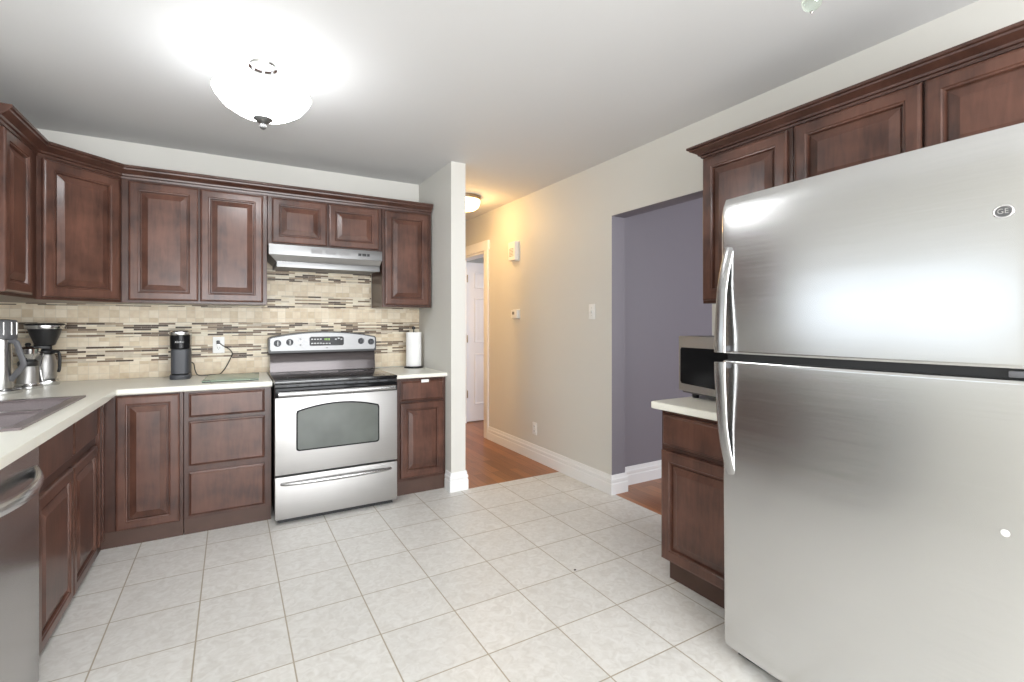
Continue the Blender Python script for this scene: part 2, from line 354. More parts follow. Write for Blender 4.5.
wall_yz('wall_bedroom_left', [6.1, 7.1], [0, H], lambda a, b: True, RW, RW+RT, WALL)
# window frames (the light openings outside the picture)
def win(name, x0, x1, z0, z1, y, nx):
    b = B(); t = 0.045
    b.box(x0, x1, y, y+0.05, z0, z0+t); b.box(x0, x1, y, y+0.05, z1-t, z1)
    for i in range(nx+1):
        xx = x0+(x1-x0-t)*i/nx; b.box(xx, xx+t, y+0.001, y+0.049, z0+t, z1-t)
    return struct(b.build(name, TRIM, smooth=False))
win('window_1', -0.95, 2.05, 0.22, 2.28, -2.66, 3)
win('window_2', 3.05, 4.95, 0.78, 2.12, -0.66, 2)
wl = B(); t = 0.045
for (a, b_, c, d) in ((0.80, 2.75, 1.06, 1.06+t), (0.80, 2.75, 1.70-t, 1.70), (0.80, 0.80+t, 1.06+t, 1.70-t), (2.75-t, 2.75, 1.06+t, 1.70-t), (1.755, 1.795, 1.06+t, 1.70-t)):
    wl.box(LW-0.035, LW-0.005, a, b_, c, d)
struct(wl.build('window_3', TRIM, smooth=False))
# baseboards
BP = [(0.0, 0.0), (0.017, 0.0), (0.017, 0.075), (0.013, 0.081), (0.013, 0.088), (0.0155, 0.092), (0.0155, 0.108), (0.010, 0.116), (0.010, 0.124), (0.006, 0.139), (0.0, 0.140)]
BP = [(o-0.0005 if o == 0 else o, z) for o, z in BP]
struct(B().sweep([(RW, 4.64), (RW, 2.70), (RW+RT, 2.70), (RW+RT, 2.80), (5.45, 2.80)], BP).build('baseboard_right', TRIM))
struct(B().sweep([(1.41, 3.425), (1.41, 3.335), (1.525, 3.335), (1.525, 4.39)], BP).build('baseboard_partition', TRIM))
struct(B().sweep([(RW, 0.30), (RW, -2.55)], BP).build('baseboard_rear_right', TRIM))
# hall doorway: casing, jambs, header, open door
tr = B()
tr.box(RW-0.018, RW, 4.642, 4.735, 0, 2.035, 0.003); tr.box(RW-0.018, RW, 5.525, 5.615, 0, 2.035, 0.003)
tr.box(RW-0.024, RW, 4.625, 5.635, 2.035, 2.139, 0.003)
tr.box(RW-0.002, RW+RT+0.01, 4.728, 4.748, 0, 2.03); tr.box(RW-0.002, RW+RT+0.01, 5.512, 5.532, 0, 2.03); tr.box(RW-0.002, RW+RT+0.01, 4.73, 5.53, 2.012, 2.032)
struct(tr.build('trim_1', TRIM))
dr = B(); DX0, DX1, DY0, DY1 = 2.552, 3.30, 5.535, 5.570
dr.box(DX0, DX1, DY0, DY1, 0.012, 2.005, 0.002)
def rings_xz(b, x0, x1, z0, z1, prof, y0, cap=True):
    loops = []
    for ins, d in prof: loops.append([(x0+ins, y0-d, z0+ins), (x1-ins, y0-d, z0+ins), (x1-ins, y0-d, z1-ins), (x0+ins, y0-d, z1-ins)])
    b.loft(loops, True, False, cap)
door = struct(dr.build('door_1', DOORW))
pn = B()
for xa, xb in ((DX0+0.105, DX0+0.335), (DX0+0.425, DX1-0.105)):
    for za, zb in ((0.22, 0.86), (1.0, 1.56), (1.68, 1.88)):
        rings_xz(pn, xa, xb, za, zb, [(0, 0), (0.004, 0.008), (0.012, 0.008), (0.020, 0.002), (0.030, 0.002), (0.050, 0.007)], DY0)
pn.build('door_panel', DOORW, door)
for z in (0.36, 1.05, 1.80):
    hb = B(); hb.box(2.541, 2.551, 5.50, 5.533, z-0.045, z+0.045, 0.001); hb.cyl((2.546, 5.530, z-0.05), (2.546, 5.530, z+0.05), 0.008, n=10); hb.build('door_hinge', HINGE, door)

# ------------------------------------------------------------------ cabinet builders (local: x along the front, -y towards the viewer, z up)
def rect(x0, x1, z0, z1, ins, y): return [(x0+ins, y, z0+ins), (x1-ins, y, z0+ins), (x1-ins, y, z1-ins), (x0+ins, y, z1-ins)]
def panel_door(parent, x0, x1, z0, z1, st=0.058, name='door', y=0.0):
    f = B()
    f.loft([rect(x0, x1, z0, z1, i, y-d) for i, d in ((0, 0.0), (0, 0.013), (0.0025, 0.017), (0.006, 0.0185), (0.011, 0.020), (st-0.013, 0.020), (st-0.009, 0.0160), (st-0.004, 0.0155), (st, 0.004), (st, 0.001))], True, False, False)
    d = f.build(name, WOOD, parent, smooth=False)
    p = B()
    w_ = min(x1-x0, z1-z0)-2*st
    rs = min(0.034, w_*0.22)
    p.loft([rect(x0, x1, z0, z1, i, y-dd) for i, dd in ((st-0.001, 0.001), (st-0.001, 0.0030), (st+0.0045, 0.0030), (st+0.006, 0.0090), (st+rs, 0.0178), (st+rs+0.003, 0.0190))])
    p.build('raised_panel', WOOD, d, smooth=False)
    return d
def slab_front(parent, x0, x1, z0, z1, name='drawer_front', mat=None, y=0.0):
    f = B()
    f.loft([rect(x0, x1, z0, z1, i, y-d) for i, d in ((0, 0.0), (0, 0.009), (0.003, 0.0125), (0.006, 0.013), (0.012, 0.019), (0.014, 0.020))])
    return f.build(name, mat or WOOD, parent, smooth=False)
def carcass(parent, w_, d, z0, z1, toe=0.0, toeh=0.1, mat=None, x0=0.0, flush=None):
    b = B()
    zz = z0+(toeh if (toe or flush) else 0)
    b.box(x0, x0+w_, 0.0, d, zz, z1, 0.0015, 1)
    o = b.build('cabinet_box', mat or WOODD, parent)
    if toe: B().box(x0+0.004, x0+w_-0.004, toe, d-0.01, z0, zz).build('toe_kick', TOE, parent)
    if flush: B().box(x0+0.001, x0+w_-0.001, 0.004, d-0.01, z0, zz).build('base_board', TOE, parent)
    return o
g = 0.0015
# --- upper cabinets on the stove wall
UB, UT = 1.372, 2.13
FY = 3.72
t1 = thing('upper_cabinet', 'tall cherry wall cabinet with two doors, left of the range hood', 'cabinet', (-0.575+g, FY, 0), 0, 'wall cabinets of the stove wall')
carcass(t1, 0.79-2*g, BW-FY-0.011, UB, UT)
panel_door(t1, 0.036, 0.392, 1.388, 2.110); panel_door(t1, 0.402, 0.762, 1.388, 2.110)
t2 = thing('upper_cabinet', 'short cherry wall cabinet with two small doors above the range hood', 'cabinet', (0.215+g, FY, 0), 0, 'wall cabinets of the stove wall')
carcass(t2, 0.785-2*g, BW-FY-0.011, 1.786, UT)
panel_door(t2, 0.026, 0.383, 1.803, 2.110, 0.055); panel_door(t2, 0.396, 0.757, 1.803, 2.110, 0.055)
t3 = thing('upper_cabinet', 'narrow cherry wall cabinet with one door above the paper towel roll', 'cabinet', (1.0+g, FY, 0), 0, 'wall cabinets of the stove wall')
carcass(t3, 0.398-2*g, BW-FY-0.011, UB, UT)
panel_door(t3, 0.020, 0.370, 1.388, 2.110)
# diagonal corner cabinet
DA, DB = Vector((-0.875, 3.42)), Vector((-0.575, 3.72)); DL = (DB-DA).length
t4 = thing('upper_cabinet', 'diagonal cherry corner wall cabinet with one wide door above the coffee makers', 'cabinet', (DA.x, DA.y, 0), PI/4, 'wall cabinets of the stove wall')
cb = B(); inv = Matrix.Rotation(-PI/4, 4, 'Z') @ Matrix.Translation((-DA.x, -DA.y, 0))
cb.prism([(DA.x, DA.y), (DB.x, DB.y), (DB.x, BW-0.011), (LW+0.004, BW-0.011), (LW+0.004, DA.y)], 'z', UB, UT); cb.move(inv)
cb.build('cabinet_box', WOODD, t4, smooth=False)
panel_door(t4, 0.020, DL-0.018, 1.388, 2.110, 0.060)
# left wall cabinet
t5 = thing('upper_cabinet', 'cherry wall cabinet on the left wall, cut by the left edge of the photo', 'cabinet', (-0.875, 2.90, 0), PI/2, 'wall cabinets of the stove wall')
carcass(t5, 0.52-g, -0.875-LW-0.004, UB, UT)
panel_door(t5, 0.055, 0.395, 1.388, 2.110)
# crown mouldings
CP = [(0.0, 0.0), (0.006, 0.0), (0.008, 0.012), (0.016, 0.016), (0.018, 0.026), (0.032, 0.038), (0.044, 0.048), (0.046, 0.056), (0.054, 0.060), (0.054, 0.074), (0.0, 0.074)]
cr = B().sweep([(-0.875, 2.905), (-0.875, 3.42), (-0.575, 3.72), (1.396, 3.72)], [(o-0.0, 2.122+z if o or z else 2.132) for o, z in [(0.0205, 0.0)]+CP[1:-1]+[(0.0005, 0.074), (0.0005, 0.0105), (0.0205, 0.0105)]] if False else [(o+0.0008, z+2.122) for o, z in CP]).build('crown_molding', WOODD)
tag(cr, 'dark cherry crown molding running along the tops of the stove-wall cabinets', 'molding')

# --- range hood
hd = thing('range_hood', 'silver under-cabinet range hood above the stove', 'range hood', (0.0, 0.0, 0.0))
HX0, HX1, HF = 0.219, 0.982, 3.64
b = B(); b.box(HX0, HX1, HF, 4.03, 1.712, 1.783, 0.003); b.build('hood_shell', PANEL, hd)
b = B()
b.loft([[(HX0+0.004, HF+0.004, 1.712), (HX1-0.004, HF+0.004, 1.712), (HX1-0.004, 4.03, 1.712), (HX0+0.004, 4.03, 1.712)],
        [(HX0+0.045, HF+0.030, 1.672), (HX1-0.012, HF+0.030, 1.672), (HX1-0.012, 4.03, 1.672), (HX0+0.045, 4.03, 1.672)]]); b.build('tapered_skirt', STEEL, hd)
b = B(); b.box(HX0+0.050, HX1-0.014, HF+0.020, HF+0.034, 1.632, 1.672, 0.002); b.build('front_lip', PANEL, hd)
b = B(); b.box(HX0+0.05, HX1-0.014, HF+0.0345, 4.028, 1.640, 1.6715); b.build('filter_pan', GREYV, hd)
for i in range(3):
    x = HX0+0.265+i*0.092
    b = B()
    for k in range(5): b.box(x+0.001, x+0.076, HF-0.002, HF+0.002, 1.7350+k*0.0062, 1.7392+k*0.0062)
    b.build('vent_slot', GREYV, hd)
for i, ww in enumerate((0.022, 0.030, 0.020)):
    x = HX0+0.587+i*0.028+(0.006 if i > 1 else 0)
    b = B(); b.box(x, x+ww, HF-0.005, HF+0.002, 1.738, 1.757, 0.002); b.build('rocker_switch', BLACK, hd)
b = B()
for i in range(5): b.box(HX0+0.585+i*0.019, HX0+0.597+i*0.019, HF-0.0006, HF+0.002, 1.7205, 1.7255)
b.build('switch_marking', GREYV, hd)

# ------------------------------------------------------------------ base cabinets
KZ = 0.845      # cabinet top
KY = 3.44
def base(name, label, loc, rz, group=None): return thing(name, label, 'cabinet', loc, rz, group)
t6 = base('base_cabinet', 'cherry base cabinet with a stack of three drawers left of the stove', (-0.240, KY, 0), 0, 'base cabinets')
carcass(t6, 0.462, BW-KY-0.012, 0.0, KZ, 0, 0.09, flush=True)
for z0, z1 in ((0.690, 0.833), (0.404, 0.668), (0.110, 0.368)): slab_front(t6, 0.024, 0.424, z0, z1)
# corner carousel cabinet: two-leaf folding door round the inside corner
t7 = base('corner_cabinet', 'cherry corner base cabinet with a folding two-leaf door in the inside corner', (-0.62, KY, 0), 0, 'base cabinets')
b = B(); b.box(0.0, 0.378, 0.0, BW-KY-0.012, 0.09, KZ, 0.0015, 1); b.box(LW+0.624, -0.0005, -0.145, BW-KY-0.012, 0.09, KZ, 0.0015, 1); b.build('cabinet_box', WOODD, t7)
b = B(); b.box(0.001, 0.377, 0.004, BW-KY-0.012, 0.0, 0.0895); b.box(LW+0.624, 0.0, -0.145, BW-KY-0.012, 0.0, 0.0895); b.build('base_board', TOE, t7)
panel_door(t7, 0.066, 0.360, 0.092, 0.838, 0.056)
leaf = bpy.data.objects.new('door_leaf', None)
b = B(); b.loft([[(d, -0.125+i, 0.062+i) , (d, -0.026-i, 0.062+i), (d, -0.026-i, 0.838-i), (d, -0.125+i, 0.838-i)] for i, d in ((0, 0.0005), (0, 0.014), (0.004, 0.020), (0.022, 0.020), (0.026, 0.012), (0.030, 0.012), (0.036, 0.017))])
b.build('door', WOOD, t7, smooth=False)
# sink base on the left wall
t8 = base('sink_cabinet', 'cherry sink base cabinet with two false fronts between corner cabinet and dishwasher', (-0.62, 2.275, 0), PI/2, 'base cabinets')
SD = -0.62-LW-0.004
b = B().box(0, 1.017, 0.0, 0.018, 0.032, KZ); b.box(0, 0.018, 0.0185, SD, 0.032, KZ); b.box(0.999, 1.017, 0.0185, SD, 0.032, KZ); b.box(0.0185, 0.9985, 0.0185, SD, 0.032, 0.050)
b.build('cabinet_box', WOODD, t8, smooth=False)
B().box(0.004, 1.013, 0.06, SD-0.01, 0.0, 0.0315).build('toe_kick', TOE, t8)
slab_front(t8, 0.085, 0.550, 0.655, 0.828, 'false_front'); slab_front(t8, 0.556, 0.995, 0.655, 0.828, 'false_front')
panel_door(t8, 0.085, 0.550, 0.036, 0.612, 0.056); panel_door(t8, 0.556, 0.995, 0.036, 0.612, 0.056)
# right of stove
t9 = base('base_cabinet', 'narrow cherry base cabinet with one drawer and door right of the stove', (1.003, KY, 0), 0, 'base cabinets')
carcass(t9, 0.402, BW-KY-0.012, 0.0, KZ, 0, 0.10, flush=True)
slab_front(t9, 0.052, 0.384, 0.682, 0.825)
panel_door(t9, 0.052, 0.384, 0.125, 0.668, 0.056)
b = B(); b.box(0.205, 0.262, -0.029, -0.0205, 0.812, 0.834, 0.003); b.box(0.215, 0.25, -0.0335, -0.0292, 0.816, 0.830, 0.002)
tag_l = b.build('child_latch', WHITEP, t9); tag_l['label'] = 'small white child latch'
# right side run
t10 = base('base_cabinet', 'dark cherry base cabinet with drawer and door beside the refrigerator', (1.815, 1.680, 0), -PI/2, 'base cabinets')
carcass(t10, 0.462, RW-1.815-0.012, 0.0, 0.832, 0.05, 0.115)
slab_front(t10, 0.016, 0.448, 0.662, 0.812); panel_door(t10, 0.010, 0.452, 0.118, 0.640, 0.060)
# --- upper cabinets on the right wall
t11 = thing('upper_cabinet', 'cherry wall cabinet with one tall door, left end of the run by the refrigerator', 'cabinet', (2.07, 1.645, 0), -PI/2, 'wall cabinets above the refrigerator')
carcass(t11, 0.455, RW-2.07-0.006, 1.347, 2.092); panel_door(t11, 0.010, 0.436, 1.362, 2.072, 0.060)
t12 = thing('upper_cabinet', 'wide cherry wall cabinet with two short doors right above the refrigerator', 'cabinet', (2.07, 1.188, 0), -PI/2, 'wall cabinets above the refrigerator')
carcass(t12, 0.91, RW-2.07-0.006, 1.752, 2.092); panel_door(t12, 0.012, 0.448, 1.765, 2.078, 0.058); panel_door(t12, 0.456, 0.895, 1.765, 2.078, 0.058)
cr = B().sweep([(RW-0.002, 1.645), (2.07, 1.645), (2.07, 0.279)], [(o*1.05+0.0008, z*0.75+2.083) for o, z in CP], side=-1).build('crown_molding', WOODD)
tag(cr, 'dark cherry crown molding on the cabinets above the refrigerator', 'molding')

# ------------------------------------------------------------------ counters, sink, backsplash
def front_bevel(b, pred, off):
    E = [e for e in b.bm.edges if pred((e.verts[0].co+e.verts[1].co)/2, e.verts[0].co, e.verts[1].co)]
    bmesh.ops.bevel(b.bm, geom=E, offset=off, segments=4, affect='EDGES', profile=0.5)
CT = 0.882
SX0, SX1, SY0, SY1 = -1.118, -0.640, 2.300, 3.118
b = B().cells([LW+0.003, SX0, SX1, -0.545, 0.226], [0.95, SY0, SY1, 3.408, BW-0.0115], lambda x, y: (y > 3.408 or x < -0.545) and not (SX0 < x < SX1 and SY0 < y < SY1), KZ+0.0015, CT)
front_bevel(b, lambda m, p, q: (abs(p.x+0.545) < 1e-4 and abs(q.x+0.545) < 1e-4 and abs(p.z-q.z) < 1e-4 and m.y < 3.41) or (abs(p.y-3.408) < 1e-4 and abs(q.y-3.408) < 1e-4 and abs(p.z-q.z) < 1e-4 and m.x > -0.545), 0.010)
tag(b.build('countertop', COUNTER), 'cream L-shaped laminate countertop with sink cut-out along left and stove walls', 'countertop')
b = B().box(0.9985, 1.4085, 3.408, BW-0.0115, KZ+0.0015, CT-0.006, 0.010, 3, lambda m, e: m.y < 3.41 and abs(m.x-1.2) < 0.1)
tag(b.build('countertop', COUNTER), 'small cream countertop under the paper towel roll, right of the stove', 'countertop')
b = B().box(1.770, RW-0.003, 1.207, 1.712, 0.8335, 0.870, 0.012, 4, lambda m, e: m.x < 1.771 or m.y > 1.711)
tag(b.build('countertop', COUNTER), 'small cream countertop under the microwave beside the refrigerator', 'countertop')
sk = thing('kitchen_sink', 'taupe double-bowl drop-in sink in the left counter', 'sink', (0, 0, 0))
b = B()
xs = [-1.135, SX0+0.035, SX1-0.020, -0.622]; ys = [2.278, 2.325, 2.690, 2.725, 3.092, 3.140]
b.cells(xs, ys, lambda x, y: not (xs[1] < x < xs[2] and (ys[1] < y < ys[2] or ys[3] < y < ys[4])), CT+0.0005, CT+0.009)
bmesh.ops.bevel(b.bm, geom=[e for e in b.bm.edges if e.verts[0].co.z > CT+0.008 and e.verts[1].co.z > CT+0.008 and len(e.link_faces) == 2 and e.calc_face_angle(0) > 0.5], offset=0.005, segments=2, affect='EDGES')
b.build('rim', SINK, sk)
for y0, y1 in ((2.325, 2.690), (2.725, 3.092)):
    b = B()
    def rr(x0, x1, y0, y1, r, z, n=5):
        P = []
        for cx, cy, a0 in ((x1-r, y1-r, 0), (x0+r, y1-r, 90), (x0+r, y0+r, 180), (x1-r, y0+r, 270)):
            for k in range(n+1):
                a = math.radians(a0+90*k/n); P.append((cx+r*math.cos(a), cy+r*math.sin(a), z))
        return P
    b.loft([rr(xs[1]-0.004, xs[2]+0.004, y0-0.004, y1+0.004, 0.03, CT+0.004), rr(xs[1]+0.004, xs[2]-0.004, y0+0.004, y1-0.004, 0.045, CT-0.01), rr(xs[1]+0.016, xs[2]-0.016, y0+0.016, y1-0.016, 0.05, CT-0.16), rr(xs[1]+0.05, xs[2]-0.05, y0+0.05, y1-0.05, 0.05, CT-0.178)], True, False, True)
    bowl = b.build('bowl', SINK, sk)
    B().lathe([(0.042, CT-0.1775), (0.042, CT-0.174), (0.030, CT-0.173), (0.022, CT-0.176)], ((xs[1]+xs[2])/2, (y0+y1)/2), 24).build('drain', CHROME, bowl)
bs = wall_xz('wall_backsplash', [LW+0.001, 0.2155, 0.999, 1.409], [0.8835, 1.3715, 1.7845], lambda x, z: z < 1.3715 or 0.2155 < x < 0.999, BW-0.0105, BW-0.0005, MOSAIC)

# ------------------------------------------------------------------ dishwasher
dw = thing('dishwasher', 'stainless steel dishwasher with bowed bar handle at the left edge', 'dishwasher', (-0.565, 1.640, 0), PI/2)
b = B(); b.box(0, 0.60, 0, 0.045, 0.032, 0.842, 0.006, 3); b.build('door', STEELD, dw)
B().box(0.004, 0.596, 0.047, 0.60, 0.040, 0.838).build('tub', GREYPL, dw)
B().box(0.01, 0.59, 0.050, 0.50, 0.0, 0.0395).build('toe_panel', BLACK, dw)
pts = []
for i in range(25):
    u = i/24; x = 0.035+0.53*u; y = -0.060*(math.sin(PI*u)**0.9); pts.append((x, y+0.004, 0.755))
b = B().tube(pts, 0.012, 12, 1.7, up=(0, 1, 0)); b.build('handle', NICKEL, dw)

# ------------------------------------------------------------------ stove
st = thing('stove', 'stainless steel electric range with black glass cooktop below the hood', 'stove', (0.0, 0.0, 0.0))
X0, X1, SF = 0.232, 0.9945, 3.30
B().box(X0+0.003, X1-0.003, SF+0.036, 4.03, 0.05, 0.866, 0.003).build('body', BLACK, st)
b = B(); b.box(X0-0.001, X1+0.001, SF+0.004, 3.985, 0.868, 0.889, 0.005, 3); b.build('cooktop', GLASSTOP, st)
cook = st.children[-1]
for cx, cy, r in ((0.42, 3.48, 0.105), (0.80, 3.48, 0.085), (0.42, 3.77, 0.075), (0.80, 3.77, 0.105)):
    b = B().lathe([(r-0.003, 0.8892), (r-0.003, 0.8896), (r, 0.8896), (r, 0.8892)], (cx, cy), 48, False, False); b.build('burner_ring', CHAR, cook)
b = B(); b.box(X0, X1, SF+0.008, SF+0.036, 0.846, 0.8665, 0.002); b.build('vent_rail', BLACK, st)
rail = st.children[-1]
b = B()
for i in range(9): b.box(0.30+i*0.072, 0.352+i*0.072, SF+0.0055, SF+0.009, 0.8515, 0.8595)
b.build('vent_slot', CHAR, rail)
def arch(x0, x1, z0, zs, zt, r=0.018):
    P = []
    n = 5
    for k in range(n+1):
        a = math.radians(180+90*k/n); P.append((x0+r+r*math.cos(a), z0+r+r*math.sin(a)))
    for k in range(n+1):
        a = math.radians(270+90*k/n); P.append((x1-r+r*math.cos(a), z0+r+r*math.sin(a)))
    P.append((x1, zs-0.02)); P.append((x1-0.006, zs-0.004))
    for k in range(1, 14):
        u = k/14; x = x1-0.006-(x1-x0-0.012)*u; P.append((x, zs-0.004+(zt-zs+0.004)*(1-(2*u-1)**2)))
    P.append((x0+0.006, zs-0.004)); P.append((x0, zs-0.02))
    return P
b = B(); b.box(X0+0.001, X1-0.001, SF, SF+0.034, 0.308, 0.786, 0.004, 2); od = b.build('oven_door', STEEL, st)
b = B(); b.prism(arch(0.352, 0.870, 0.446, 0.704, 0.738), 'y', SF-0.0025, SF+0.001, 0.001); b.build('window_frame', BLACKG, od)
b = B(); b.prism(arch(0.361, 0.861, 0.455, 0.697, 0.729, 0.014), 'y', SF-0.0035, SF-0.0026); b.build('window_glass', OVENGL, od)
b = B(); b.box(X0+0.001, X1-0.001, SF, SF+0.034, 0.787, 0.8445, 0.003); b.build('door_top_trim', BLACKG, od)
pts = [(0.250+0.722*i/20, SF-0.048+0.012*(abs(i/10-1)**3), 0.812) for i in range(21)]
b = B().tube(pts, 0.0085, 12, 1.9, up=(0, 1, 0)); hnd = b.build('oven_handle', HANDLE, od)
for x in (0.275, 0.945): B().box(x-0.012, x+0.012, SF-0.044, SF+0.002, 0.803, 0.821, 0.002).build('handle_bracket', NICKEL, hnd)
b = B(); b.box(X0+0.001, X1-0.001, SF, SF+0.034, 0.034, 0.296, 0.004, 2); dd = b.build('storage_drawer', STEEL, st)
pts = [(0.266+0.684*i/24, SF+0.002-0.040*math.sin(PI*i/24)**0.5, 0.252+0.004*math.sin(PI*i/24)) for i in range(25)]
B().tube(pts, [0.0075+0.002*math.sin(PI*i/24) for i in range(25)], 12, 1.4, up=(0, 1, 0)).build('drawer_handle', HANDLE, dd)
B().box(X0+0.02, X1-0.02, SF+0.045, 3.95, 0.0, 0.049).build('plinth', BLACK, st)
# backguard
b = B(); b.prism([(3.915, 0.8895), (3.985, 0.8895), (4.030, 0.8895), (4.030, 1.045), (3.940, 1.045), (3.925, 1.00), (3.918, 0.95)], 'x', X0+0.012, X1+0.003); b.build('backguard', GUARD, st)
def guard(x0, x1, z0, ze, zc, r=0.02):
    P = [(x0+0.008, z0), (x1-0.008, z0), (x1, z0+0.012), (x1, ze-r)]
    for k in range(1, 5):
        a = math.radians(90*k/4); P.append((x1-r+r*math.cos(a), ze-r+r*math.sin(a)))
    for k in range(1, 16):
        u = k/16; x = x1-r-(x1-x0-2*r)*u; P.append((x, ze+(zc-ze)*(1-(2*u-1)**2)))
    for k in range(0, 5):
        a = math.radians(90+90*k/4); P.append((x0+r+r*math.cos(a), ze-r+r*math.sin(a)))
    P.append((x0, z0+0.012)); return P
PF = 3.905
b = B(); b.prism(guard(X0+0.002, X1+0.010, 1.028, 1.146, 1.184), 'y', PF, 4.034, 0.004); b.build('console', BLACK, st)
cons = st.children[-1]
b = B(); b.prism(guard(X0+0.012, X1+0.000, 1.044, 1.138, 1.174, 0.015), 'y', PF-0.004, PF+0.0005, 0.002); cp = b.build('control_panel', PANEL, cons)
b = B(); b.prism([(0.508, 1.084), (0.516, 1.077), (0.746, 1.077), (0.754, 1.084), (0.754, 1.136), (0.742, 1.145), (0.520, 1.145), (0.508, 1.136)], 'y', PF-0.0055, PF-0.0035); b.build('display', BLACKG, cons)
b = B()
for i, x in enumerate((0.614, 0.624, 0.636, 0.646)): b.box(x, x+0.006, PF-0.0062, PF-0.0054, 1.118, 1.132)
b.build('clock_digits', GLOW, cons)
KEYS = [(0.520+i*0.020, 1.122, 0.012, 0.008) for i in range(4)]+[(0.520+i*0.020, 1.092, 0.014, 0.007) for i in range(4)]+[(0.690+i*0.020, 1.120+0.006*(i % 2), 0.013, 0.009) for i in range(3)]+[(0.600+i*0.022, 1.090, 0.014, 0.007) for i in range(3)]
for x, z, a, c in KEYS: B().box(x, x+a, PF-0.0062, PF-0.0054, z, z+c).build('touch_key', MARK, cons)
for x, z in ((0.445, 1.130), (0.445, 1.085)):
    B().cyl((x, PF-0.0055, z), (x, PF-0.0035, z), 0.006, n=14).build('indicator_light', GREYV, cons)
B().cyl((0.632, PF-0.006, 1.061), (0.632, PF-0.0035, 1.061), 0.005, n=14).build('round_emblem', CHAR, cons)
for x, z in ((0.292, 1.100), (0.373, 1.107), (0.886, 1.107), (0.963, 1.100)):
    b = B(); b.cyl((x, PF-0.0035, z), (x, PF-0.012, z), 0.0245, 0.023, 28); b.cyl((x, PF-0.012, z), (x, PF-0.026, z), 0.0195, 0.017, 28)
    k = b.build('knob', CHAR, cons)
    B().box(x-0.0035, x+0.0035, PF-0.031, PF-0.0255, z-0.016, z+0.016, 0.001).build('grip_bar', MARK if x < 0.6 else BLACK, k)

# ------------------------------------------------------------------ refrigerator
FR = thing('refrigerator', 'large stainless steel top-freezer refrigerator at the right edge', 'refrigerator', (1.600, 1.184, 0), -PI/2-math.radians(0.6))
FR.rotation_euler = (0, math.radians(-0.45), -PI/2-math.radians(0.6))
FWD = 0.86
def fdoor(z0, z1, name):
    P = []
    n = 20; r = 0.018
    P += [(0.0, 0.062)]
    for k in range(6):
        a = math.radians(90*k/5); P.append((r-r*math.cos(a), r-r*math.sin(a)))
    for k in range(1, n):
        u = k/n; P.append((r+(FWD-2*r)*u, -0.010*(1-(2*u-1)**2)))
    for k in range(6):
        a = math.radians(90*k/5); P.append((FWD-r+r*math.sin(a), r-r*math.cos(a)))
    P += [(FWD, 0.062)]
    cx, cy = FWD/2, 0.031
    ins = lambda d: [(x+(d if x < cx else -d) if (x < r or x > FWD-r) else x, y+(d if y < 0.03 else 0)) for x, y in P]
    loops = []
    for d, z in ((0.008, z0), (0.0025, z0+0.0025), (0, z0+0.008), (0, z0+0.012), (0, z0+0.03), (0, z0+0.10), (0, z1-0.14))+(((0.0004, z1-0.075), (0.0018, z1-0.048), (0.0042, z1-0.028), (0.008, z1-0.012), (0.014, z1)) if z1 > 1.5 else ((0, z1-0.03), (0, z1-0.012), (0, z1-0.008), (0.0025, z1-0.0025), (0.008, z1))):
        loops.append([(x, y, z) for x, y in ins(d)])
    b = B().loft(loops); return b.build(name, STEELF, FR)
fz = fdoor(1.134, 1.712, 'freezer_door'); fd = fdoor(0.046, 1.110, 'fridge_door')
B().box(0.012, FWD-0.012, 0.066, 0.74, 0.03, 1.700, 0.004).build('case', GREYPL, FR)
B().box(0.016, FWD-0.016, 0.020, 0.0655, 1.1105, 1.1335).build('door_gap_seal', BLACK, FR)
B().box(0.03, FWD-0.03, 0.050, 0.10, 0.006, 0.044).build('toe_grille', BLACK, FR)
for x in (0.06, FWD-0.06):
    for y in (0.11, 0.68): B().cyl((x, y, 0.0), (x, y, 0.031), 0.02, n=14).build('levelling_foot', BLACK, FR)
B().box(FWD-0.075, FWD-0.010, 0.004, 0.05, 1.1145, 1.1300, 0.003).build('hinge_cover', GREYH, FR)
def fhandle(z_end, z_mid, parent):
    pts, rad = [], []
    for i in range(22):
        u = i/21; z = z_end+(z_mid-z_end)*u
        pts.append((0.020+0.022*(1-min(1, u*2.2))**1.5, 0.004-0.035*(min(1, u*1.15))**0.65, z)); rad.append(0.0075+0.0015*u)
    pts.append((0.028, -0.052, z_mid)) if False else None
    b = B().tube(pts, rad, 16, 2.6, up=(0, 1, 0)); return b.build('handle', HANDLE, parent)
fhandle(1.528, 1.140, fz); fhandle(0.690, 1.104, fd)
b = B()
for za, zb, p in ((1.140, 1.165, fz), (1.080, 1.104, fd)):
    b = B(); b.box(0.012, 0.024, -0.026, 0.004, za, zb, 0.003); b.build('handle_bracket', GREYH, p)
# oval emblem
em = B(); n = 28
ell = lambda a, c, y: [(0.782+a*math.cos(2*PI*i/n), y, 1.508+c*math.sin(2*PI*i/n)) for i in range(n)]
em.loft([ell(0.0190, 0.0165, 0.001), ell(0.0190, 0.0165, -0.006), ell(0.0170, 0.0145, -0.0075), ell(0.0150, 0.0125, -0.0062)])
emb = em.build('emblem', CHROME, fz)
B().loft([ell(0.0145, 0.0120, -0.0064), ell(0.0145, 0.0120, -0.0068)]).build('emblem_field', BADGE, emb)
text('GE', 'emblem_lettering', 0.017, CHROME, emb, (0.782, -0.0074, 1.508), (PI/2, 0, 0))
B().lathe([(0.009, 0.0), (0.009, 0.002), (0.007, 0.003)], (0, 0), 20).move(Matrix.Translation((0.778, -0.0005, 0.745)) @ Matrix.Rotation(PI/2, 4, 'X')).build('pale_disc', WHITEP, fd)  # small pale disc on the lower door

